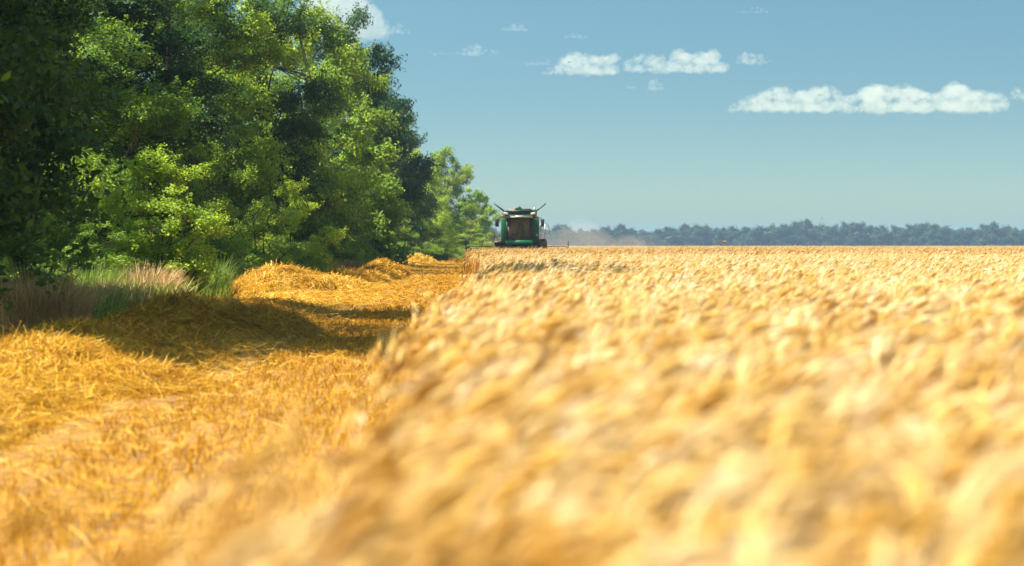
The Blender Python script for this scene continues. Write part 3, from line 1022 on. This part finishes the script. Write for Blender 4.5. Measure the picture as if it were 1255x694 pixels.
# undergrowth along the foot of the far trees: one mass
r = np.random.default_rng(77)
n = 42000
xx = r.uniform(-120, 420, n)
C = np.stack([xx, 1240 + r.normal(0, 3.5, n), .13 + r.random(n) * (6.4 + 1.2 * np.sin(xx * .11) + .9 * np.sin(xx * .37))], 1)
v, q = leaf_quads(r, C, r.normal(size=(n, 3)) + [0, -.5, .6], 1.1)
tag(link('far_undergrowth', np_mesh('far_undergrowth', v, [q], M_LEAF_FAR, {'tint': r.random(n)})),
    'dark blue strip of undergrowth at the foot of the far trees', 'undergrowth', kind='stuff')

# ------------------------------------------------------------------ the combine harvester
def build_combine():
    G = flat('green_paint', (.004, .120, .036), .35, 0, .10)
    GD = flat('dark_green_paint', (.004, .042, .016), .45, 0, .04)
    BK = flat('black_steel', (.020, .018, .024), .5, .2, .10)
    RB = flat('tyre_rubber', (.020, .019, .018), .85, 0, .8, (.16, .12, .07))
    YL = flat('yellow_paint', (.62, .42, .02), .4, 0, .3)
    CR = flat('cream_roof', (.62, .55, .42), .5, 0, .2)
    ST_ = flat('bare_steel', (.40, .36, .32), .35, .8, .4)
    OR = flat('amber_lens', (.85, .16, .01), .2, 0, .05)
    LN = flat('clear_lens', (.80, .76, .66), .15, 0, .1)
    SEAT = flat('seat_cloth', (.05, .05, .05), .9, 0, .3)
    BEI = flat('reflection_tan', (.46, .32, .15), .8, 0, .2)  # tan colour paints in the wheat's reflection on the windscreen
    gm, t, b, o_ = new_mat('cab_glass')
    b.inputs['Base Color'].default_value = (.35, .28, .16, 1)  # tan base adds to the painted reflection of the wheat
    b.inputs['Roughness'].default_value = .08
    b.inputs['Transmission Weight'].default_value = .0
    tr = t.nodes.new('ShaderNodeBsdfTransparent'); tr.inputs['Color'].default_value = (.9, .86, .74, 1)
    ms = t.nodes.new('ShaderNodeMixShader'); ms.inputs[0].default_value = .13
    t.links.new(tr.outputs[0], ms.inputs[1]); t.links.new(b.outputs[0], ms.inputs[2]); t.links.new(ms.outputs[0], o_.inputs['Surface'])
    D = 139.0
    cx = at(638, 0, D - 2)
    root = empty('combine_harvester', (cx, D, float(ground_z(cx, D))))
    tag(root, 'green combine harvester with raised dark tank flaps cutting towards the viewer', 'combine harvester')
    gz = float(ground_z(cx, D))

    # main body: grain tank front, sides, hood
    m = MB()
    m.prism([(-.35, 1.25), (-.35, 3.42), (2.9, 3.42), (5.6, 2.95), (6.0, 1.9), (5.2, 1.2)], 'x', -1.28, 1.28)
    m.build('body', G, root, bevel=.05)
    # green corner panels either side of the cab, seen from the front
    for x0, x1 in ((-1.34, -.93), (.76, 1.32)):
        m = MB(); m.box(((x0 + x1) / 2, -.50, 2.42), (x1 - x0, .26, 1.72))
        p = m.build('side_panel', G, root, bevel=.04)
        if x0 > 0:
            m = MB(); m.box((x1 - .17, -.645, 2.12), (.13, .02, .15)); m.build('emblem_plate', LN, p)
    # grain tank above
    m = MB(); m.prism([(-.30, 3.42), (-.42, 3.86), (2.7, 3.86), (2.6, 3.42)], 'x', -1.16, 1.16)
    m.build('grain_tank', GD, root, bevel=.02)
    m = MB(); m.box((0, -.43, 3.80), (2.3, .05, .10)); m.build('tank_rim', BK, root)
    # four flaps of the tank extension, folded open
    for s, ln in ((-1, 1.0), (1, .95)):
        m = MB()
        a = np.array([s * 1.10, 0, 3.80]); b2 = a + np.array([s * .72, 0, .56]) * ln
        up = np.array([-.56 * s, 0, .72]) * .028 * np.array([1, 1, s * s])
        v = [a + up + [0, -.4, 0], b2 + up + [0, -.25, 0], b2 - up + [0, -.25, 0], a - up + [0, -.4, 0],
             a + up + [0, 2.6, 0], b2 + up + [0, 2.4, 0], b2 - up + [0, 2.4, 0], a - up + [0, 2.6, 0]]
        m.add(v, [(0, 1, 2, 3), (7, 6, 5, 4), (0, 4, 5, 1), (1, 5, 6, 2), (2, 6, 7, 3), (3, 7, 4, 0)])
        fl = m.build('tank_flap', BK, root)
        m = MB(); m.tube([a + [0, -.42, 0], (a + b2) / 2 + [0, -.36, -.02], b2 + [0, -.28, 0]], [.055, .05, .04], 6); m.build('flap_arm', BK, fl)
    m = MB(); m.prism([(-1.05, 3.86), (1.05, 3.86), (.75, 4.02), (-.75, 4.02)], 'y', 2.45, 2.52); m.build('tank_flap', BK, root)
    # tank leveller peak seen over the rim, with beacon
    m = MB(); m.prism([(-.45, 3.86), (.25, 3.86), (.08, 4.06), (-.06, 4.16), (-.22, 4.06)], 'y', .2, .7); m.build('loading_auger_cover', G, root, bevel=.02)
    m = MB(); m.lathe([(.0, .16), (.05, .15), (.07, .08), (.07, 0)], 'z', (-.33, .18, 3.95), 10); m.build('beacon', OR, root, smooth=True)
    # cab
    cab = MB()
    for x in (-.93, .76):
        cab.prism([(-2.15, 1.72), (-2.03, 1.72), (-1.93, 3.32), (-2.05, 3.32)], 'x', x - .05, x + .05)
        cab.box((x, -.66, 2.52), (.09, .09, 1.6))
    cab.box((-.085, -1.35, 1.66), (1.78, 1.5, .14))
    cabo = cab.build('cab', BK, root)
    m = MB(); m.prism([(-.98, 1.48), (.81, 1.48), (.86, 1.62), (.80, 1.76), (-.97, 1.76), (-1.03, 1.62)], 'y', -2.26, -2.12)
    m.build('cab_sill', G, cabo, bevel=.03)
    m = MB(); m.prism([(-2.30, 3.38), (-2.22, 3.50), (-.7, 3.54), (-.6, 3.36), (-2.25, 3.33)], 'x', -1.12, .96)
    roof = m.build('cab_roof', GD, cabo, bevel=.03)
    m = MB(); m.box((-.08, -2.30, 3.355), (1.86, .05, .055)); m.build('roof_trim', CR, roof)
    m = MB(); m.box((-.08, -2.315, 3.40), (.62, .03, .085)); m.build('roof_lamp_bar', LN, roof)
    m = MB(); m.box((-.08, -2.06, 3.285), (1.6, .1, .09)); m.build('roof_visor', BK, roof)
    for x in (-1.02, .86):
        m = MB(); m.box((x, -2.27, 3.60), (.32, .22, .15), ry=.25 * (1 if x < 0 else -1)); m.build('work_lamp', LN, roof, bevel=.03)
    for x in (-1.22, 1.06):
        m = MB(); m.box((x, -2.22, 3.44), (.15, .12, .14)); m.build('amber_lamp', OR, root, bevel=.03)
        m = MB(); m.tube([(x, -2.16, 3.44), (x * .9, -1.9, 3.42)], .03, 6); m.build('lamp_bracket', BK, root)
    m = MB()
    m.add([(-.88, -2.13, 1.76), (.71, -2.13, 1.76), (.71, -2.02, 3.26), (-.88, -2.02, 3.26), (-.88, -2.12, 1.76), (.71, -2.12, 1.76), (.71, -2.01, 3.26), (-.88, -2.01, 3.26)],
          [(0, 1, 2, 3), (7, 6, 5, 4), (0, 4, 5, 1), (2, 6, 7, 3), (1, 5, 6, 2), (0, 3, 7, 4)])
    m.build('windscreen', gm, cabo)
    for x in (-.93, .76):
        m = MB(); m.box((x, -1.36, 2.5), (.012, 1.25, 1.5)); m.build('side_window', gm, cabo)
    m = MB(); m.box((.0, -.62, 2.74), (1.28, .03, 1.02)); m.build('reflection_lining', BEI, cabo)  # tan upper panel, windscreen reflection put into its colour
    m = MB(); m.box((-.085, -.60, 2.5), (1.60, .03, 1.52)); m.build('rear_frame', SEAT, cabo)
    m = MB(); m.tube([(-.84, -2.16, 2.7), (-.80, -2.18, 2.1), (-.62, -2.2, 1.78)], .05, 6); m.build('grab_rail', BK, cabo)
    m = MB(); m.box((.05, -1.05, 2.12), (.52, .5, .14)); m.box((.05, -.83, 2.48), (.50, .14, .66), rx=-.12); m.box((.05, -.78, 2.88), (.28, .1, .16)); m.build('driver_seat', SEAT, cabo, bevel=.04)
    m = MB(); m.box((.48, -1.2, 2.16), (.24, .7, .42)); m.box((.52, -1.55, 2.45), (.22, .06, .22), rx=.3); m.build('control_console', SEAT, cabo, bevel=.03)
    m = MB(); m.tube([(-.1, -1.8, 1.74), (-.1, -1.62, 2.25)], .045, 8)
    ring = [(-.1 + .2 * math.cos(a), -1.62 + .05 * math.sin(a), 2.27 + .18 * math.sin(a)) for a in np.linspace(0, 2 * math.pi, 17)]
    m.tube(ring, .02, 6); m.build('steering_wheel', BK, cabo)
    # mirrors, left and right, on arms
    for x, x1 in ((-1.0, -1.62), (.86, 1.50)):
        m = MB(); m.box((x1, -2.42, 2.95), (.26, .09, .52)); mi = m.build('mirror', BK, root, bevel=.03)
        m = MB(); m.tube([(x, -2.1, 3.32), ((x + x1) / 2, -2.42, 3.36), (x1, -2.42, 3.18)], .025, 6); m.build('mirror_arm', BK, mi)
    # pale ladder rail and platform on the right of the cab, steel guard on the left
    m = MB()
    for dx in (0, .30):
        m.tube([(1.40 + dx, -1.25, 1.2), (1.40 + dx, -1.3, 2.2), (1.40 + dx, -1.2, 3.0)], .028, 6)
    for z in np.arange(1.3, 2.3, .28): m.box((1.55, -1.28, z), (.30, .12, .03))
    m.tube([(1.70, -1.2, 3.0), (1.95, -1.0, 2.75), (2.05, -.8, 2.2), (2.05, -.8, 1.6)], .025, 6)
    m.build('ladder', ST_, root)
    m = MB(); m.box((-1.55, -1.2, 1.62), (.6, 1.3, .06)); m.tube([(-1.82, -1.8, 1.62), (-1.82, -1.8, 2.55), (-1.82, -.7, 2.55), (-1.82, -.7, 1.62)], .025, 6); m.build('cab_platform', BK, root)
    m = MB(); m.tube([(1.05, 2.0, 3.5), (1.05, 2.0, 4.02), (1.05, 2.1, 4.10)], .06, 8); m.build('exhaust_pipe', ST_, root)
    m = MB(); m.tube([(-1.12, .1, 3.58), (-1.12, 2.5, 3.60), (-1.15, 6.2, 3.45)], .15, 10); m.build('unloading_auger', G, root, smooth=True)

    def wheel(x, y, rad, wd):
        w = empty('wheel'); w.parent = root; w.location = (x, y, rad)
        m = MB()
        m.lathe([(rad * .56, -wd * .5), (rad * .85, -wd * .52), (rad * .97, -wd * .42), (rad * .985, 0), (rad * .97, wd * .42), (rad * .85, wd * .52), (rad * .56, wd * .5)], 'x', (0, 0, 0), 32)
        for k in range(22):
            a = 2 * math.pi * k / 22
            for s in (-1, 1):
                m.box((s * wd * .22, rad * .985 * math.cos(a + s * .07), rad * .985 * math.sin(a + s * .07)), (wd * .46, .07, .09), rx=a, rz=0)
        m.build('tyre', RB, w)
        m = MB()
        m.lathe([(.0, -wd * .2), (rad * .2, -wd * .22), (rad * .3, -wd * .10), (rad * .50, -wd * .12), (rad * .57, -wd * .46), (rad * .57, wd * .46), (rad * .50, wd * .12), (0, wd * .1)], 'x', (0, 0, 0), 24)
        m.build('rim', YL, w)
    for s in (-1, 1):
        wheel(s * 1.52, 0.0, .92, .66)
        wheel(s * 1.35, 4.1, .62, .42)
    m = MB(); m.box((0, 0, .92), (2.5, .3, .3)); m.build('axle', BK, root)
    m = MB(); m.box((0, 4.1, .62), (2.4, .2, .2)); m.build('axle', BK, root)
    m = MB(); m.prism([(5.2, 1.25), (6.5, 1.1), (6.6, 1.6), (5.9, 1.85)], 'x', -1.0, 1.0); m.build('straw_chopper', BK, root)
    # feeder house and header
    m = MB(); m.prism([(-3.0, .35), (-3.0, 1.0), (-.6, 1.55), (-.6, .9)], 'x', -.62, .52); m.build('feeder_house', GD, root)
    hx0, hx1 = HEADER_X0 - cx, HEADER_X1 - cx
    hd = MB()
    hd.box(((hx0 + hx1) / 2, -3.05, .62), (hx1 - hx0 - .06, .08, .95))
    hd.box(((hx0 + hx1) / 2, -3.7, .17), (hx1 - hx0 - .06, 1.3, .06))
    hd.tube([(hx0 + .03, -3.04, 1.13), (hx1 - .03, -3.04, 1.13)], .06, 8)
    head = hd.build('header', GD, root)
    m = MB(); m.tube([(hx0 + .08, -3.45, .50), (hx1 - .08, -3.45, .50)], .22, 12)
    m.build('header_auger', BK, head)
    for x, s in ((hx0, -1), (hx1, 1)):
        m = MB(); m.prism([(-3.0, .1), (-3.0, 1.28), (-3.6, 1.22), (-4.5, .6), (-5.2, .14), (-5.2, .08)], 'x', x - .05, x + .05)
        dv = m.build('crop_divider', BK, head)
        m = MB(); m.tube([(x, -3.05, 1.2), (x, -3.1, 1.72)], .035, 6); m.box((x, -3.1, 1.62), (.05, .04, .28)); m.build('marker_post', BK, dv)
    # reel: six bats on spiders, carried by two arms
    rc = np.array([0, -4.1, .88]); rad = .46
    rl = MB(); rl.tube([(hx0 + .15, rc[1], rc[2]), (hx1 - .15, rc[1], rc[2])], .06, 8)
    reel = rl.build('reel', BK, head)
    for k in range(6):
        a = math.pi / 3 * k + .3
        y_, z_ = rc[1] + rad * math.cos(a), rc[2] + rad * math.sin(a)
        m = MB(); m.tube([(hx0 + .15, y_, z_), (hx1 - .15, y_, z_)], .025, 5)
        for x in np.arange(hx0 + .25, hx1 - .2, .16): m.box((x, y_, z_ - .11), (.012, .012, .22))
        m.build('reel_bat', BK, head)
    for x in np.linspace(hx0 + .18, hx1 - .18, 5):
        sp = MB()
        for k in range(6):
            a = math.pi / 3 * k + .3
            sp.tube([(x, rc[1], rc[2]), (x, rc[1] + rad * math.cos(a), rc[2] + rad * math.sin(a))], .022, 5)
        sp.build('reel_spider', BK, head)
    for x in (hx0 + .08, hx1 - .08):
        m = MB(); m.tube([(x, -3.05, 1.15), (x, -3.7, 1.28), (x, -4.15, .92)], .05, 6); m.box((x, -3.9, 1.22), (.14, .5, .14)); m.build('reel_arm', BK, head)


build_combine()

# ------------------------------------------------------------------ birds
def bird(name, label, cat, loc, span, rz, mat, dihedral):
    root = empty(name, loc, rz)
    s = span
    m = MB()
    pts = [(0, -.26 * s, 0), (0, -.20 * s, .01 * s), (0, -.08 * s, 0), (0, .06 * s, -.01 * s), (0, .18 * s, 0), (0, .27 * s, .0)]
    m.tube(pts, [.012 * s, .035 * s, .05 * s, .045 * s, .025 * s, .008 * s], 8)
    m.build('body', mat[0], root, smooth=True)
    m = MB()
    m.prism([(-.03 * s, .2 * s), (.03 * s, .2 * s), (.07 * s, .38 * s), (0, .40 * s), (-.07 * s, .38 * s)], 'z', -.006 * s, .006 * s)
    m.build('tail', mat[1], root)
    for sg in (-1, 1):
        m = MB()
        c = [(.02, .10, .07), (.17, .11, .10), (.34, .05, .09), (.50, -.05, .02)]       # out, centre back, half chord
        v = []
        for dz in (.008, -.008):
            for (o_, cy_, hc) in c:
                zz = math.sin(dihedral) * o_ * s * (1 if o_ < .35 else .8)
                v += [(sg * o_ * s, (cy_ * -.6 - hc) * s, zz + dz * s), (sg * o_ * s, (cy_ * -.6 + hc) * s, zz + dz * s)]
        q = []
        for i in range(3):
            q.append((2 * i, 2 * i + 2, 2 * i + 3, 2 * i + 1)); q.append((8 + 2 * i, 8 + 2 * i + 1, 8 + 2 * i + 3, 8 + 2 * i + 2))
            q.append((2 * i, 8 + 2 * i, 8 + 2 * i + 2, 2 * i + 2)); q.append((2 * i + 1, 2 * i + 3, 8 + 2 * i + 3, 8 + 2 * i + 1))
        q += [(6, 14, 15, 7), (0, 1, 9, 8)]
        m.add(v, q)
        m.build('wing', mat[1], root)
    tag(root, label, cat)


RUST = flat('rusty_plumage', (.36, .13, .05), .8, 0, .2)
BROWN = flat('dark_plumage', (.07, .045, .035), .8, 0, .2)
bird('gliding_bird', 'rusty brown bird of prey gliding low over the wheat', 'bird', (at(887, 0, 125), 125, zat(296.5, 125)), 1.15, .5, (RUST, BROWN), .10)
bird('small_bird', 'tiny dark bird high above the far trees at right', 'bird', (at(1008, 0, 190), 190, zat(268, 190)), .34, 1.0, (BROWN, BROWN), .5)

# ------------------------------------------------------------------ clouds (thin sunlit volumes high beyond the haze)
def cloud_mat(dens):
    m = bpy.data.materials.new('cloud')
    m.use_nodes = True
    t = m.node_tree
    for n_ in list(t.nodes): t.nodes.remove(n_)
    o_ = t.nodes.new('ShaderNodeOutputMaterial')
    p = t.nodes.new('ShaderNodeVolumePrincipled')
    p.inputs['Color'].default_value = (.97, .91, .88, 1)
    p.inputs['Density'].default_value = dens
    p.inputs['Anisotropy'].default_value = .2
    t.links.new(p.outputs[0], o_.inputs['Volume'])
    return m


CM = {k: cloud_mat(v) for k, v in (('thick', .0046), ('thin', .0044), ('big', .0026))}
ICO = None


def ico():
    global ICO
    if ICO is None:
        import bmesh
        b = bmesh.new(); bmesh.ops.create_icosphere(b, subdivisions=2, radius=1)
        ICO = (np.array([v.co[:] for v in b.verts]), np.array([[v.index for v in f.verts] for f in b.faces])); b.free()
    return ICO


def cloud(label, u0, u1, vb, tops, seed, kind='thick', D=6000.0):
    """cumulus: flat base at row vb from column u0 to u1, tops = rows of the bumps."""
    r = np.random.default_rng(seed)
    px = D / F
    wdt = (u1 - u0) * px
    tops = np.interp(np.linspace(0, 1, 40), np.linspace(0, 1, len(tops)), tops)
    hmax = (vb - tops.min()) * px
    V, T = [], []
    N = 0
    iv, it = ico()
    depth = min(max(hmax * 1.6, 25), 120)
    nb = int(16 + wdt * hmax / 75)
    nbase = int(wdt / 4.5)
    for k in range(nbase):          # thin flat underside that ties the puffs together
        rad = r.uniform(3.0, 4.4)
        c = np.array([((k + .5) / nbase - .5) * wdt, 0, rad * .6])
        V.append(iv * np.array([rad * 1.5, rad * 1.5, rad * .6]) + c); T.append(it + N); N += len(iv)
    for k in range(nb):
        f = r.random()
        hgt = (vb - np.interp(f, np.linspace(0, 1, 40), tops)) * px
        rad = max(min(hgt, hmax) * r.uniform(.08, .26), 2.4)
        z = (hgt - rad) * (1 - r.random() ** 1.6) if r.random() < .75 else rad * r.uniform(.3, 1.0)
        z = max(z, rad * .35)
        c = np.array([(f - .5) * wdt + r.normal(0, rad * .3), r.uniform(-.5, .5) * depth, z])
        V.append(iv * np.array([rad * 1.2, rad * 1.2, rad * .85]) + c); T.append(it + N); N += len(iv)
    me = np_mesh('cloud', np.concatenate(V), [np.concatenate(T)], CM[kind])
    o_ = link('cloud', me)
    o_.location = (at((u0 + u1) / 2, 0, D), D, zat(vb, D))
    rm = o_.modifiers.new('union', 'REMESH'); rm.mode = 'VOXEL'; rm.voxel_size = max(1.2, min(2.4, hmax / 24))
    for sc, st in ((26, .7), (10, .7), (4, .6)):
        tx = bpy.data.textures.new('puff', 'CLOUDS'); tx.noise_scale = sc; tx.noise_depth = 2
        dm = o_.modifiers.new('puff', 'DISPLACE'); dm.texture = tx; dm.strength = st * sc * min(1, hmax / 50); dm.mid_level = .5
        dm.texture_coords = 'GLOBAL'
    tag(o_, label, 'cloud', 'small white clouds in the blue sky')
    return o_


cloud('large white cloud behind the tree crowns at the top left', 385, 470, 46, [-40, -30, -12, 2, 22], 1, 'big')
cloud('small wispy cloud just right of the jutting tree crown', 462, 502, 42, [36, 30, 28, 36], 2, 'thin')
cloud('thin ragged cloud streak between the trees and the high puffs', 528, 612, 68, [64, 60, 65, 58, 53, 60, 63], 3, 'thin')
cloud('small high puff above the ragged streak', 613, 647, 38, [33, 32, 26, 34], 4, 'thin')
cloud('small faint puff between the high puff and the wedge cloud', 692, 720, 47, [44, 42, 36, 42], 5, 'thin')
cloud('faint low puff touching the left tip of the wedge cloud', 642, 676, 80, [70, 72, 69, 75], 6, 'thin')
cloud('white wedge shaped cloud with a rising right end', 664, 756, 91, [88, 80, 66, 64, 68, 67, 62], 7)
cloud('lumpy white cloud right of the wedge cloud', 763, 888, 88, [72, 70, 66, 68, 66, 58, 64, 62, 62, 70], 8)
cloud('short white puff right of the lumpy cloud', 904, 942, 78, [64, 62, 66, 70], 9)
cloud('tiny cloud scrap just below the lumpy cloud', 796, 812, 110, [98, 96, 102], 10, 'thin')
cloud('tiniest cloud scrap left of the other scrap', 767, 778, 109, [104, 103, 106], 11, 'thin')
cloud('long flat based white cloud at the right', 893, 1232, 136, [130, 118, 112, 105, 114, 106, 104, 116, 114, 98, 106, 102, 112, 112, 98, 106, 112, 116], 12)
cloud('cloud cut off by the right edge of the photo', 1240, 1285, 121, [112, 103, 100, 106], 13)
cloud('faint cloud scrap at the top edge, above the short puff', 903, 940, 16, [12, 8, 8, 13], 14, 'thin')

# ------------------------------------------------------------------ harvest dust and haze
def vol_mat(name, col, dens, aniso=0.0):
    m = bpy.data.materials.new(name)
    m.use_nodes = True
    t = m.node_tree
    for n_ in list(t.nodes): t.nodes.remove(n_)
    o_ = t.nodes.new('ShaderNodeOutputMaterial')
    p = t.nodes.new('ShaderNodeVolumePrincipled')
    p.inputs['Color'].default_value = (*col, 1)
    p.inputs['Density'].default_value = dens
    p.inputs['Anisotropy'].default_value = aniso
    t.links.new(p.outputs[0], o_.inputs['Volume'])
    return m


def dust(loc, dims, dens, seed):
    r = np.random.default_rng(seed)
    iv, it = ico()
    V, T = [], []
    N = 0
    for k in range(26):
        c = r.normal(0, .33, 3) * np.array(dims)
        c[2] = abs(c[2])
        rad = r.uniform(.25, .5) * dims[2]
        V.append(iv * rad * np.array([1.6, 1.6, 1]) + c); T.append(it + N); N += len(iv)
    o_ = link('harvest_dust', np_mesh('harvest_dust', np.concatenate(V), [np.concatenate(T)], vol_mat('dust', (.80, .70, .56), dens)))
    o_.location = loc
    rm = o_.modifiers.new('union', 'REMESH'); rm.mode = 'VOXEL'; rm.voxel_size = .35
    tag(o_, 'pale brown dust cloud drifting beside and behind the combine', 'dust', kind='stuff')


dust((at(718, 0, 150), 150, 1.0), (6.5, 8, 2.4), .024, 3)

m = MB(); m.box((500, 1500, 17), (16000, 10400, 37))
hz = m.build('haze', vol_mat('haze', (.27, .43, .70), .00025))
tag(hz, 'pale blue summer haze over the whole field', 'haze', kind='stuff')
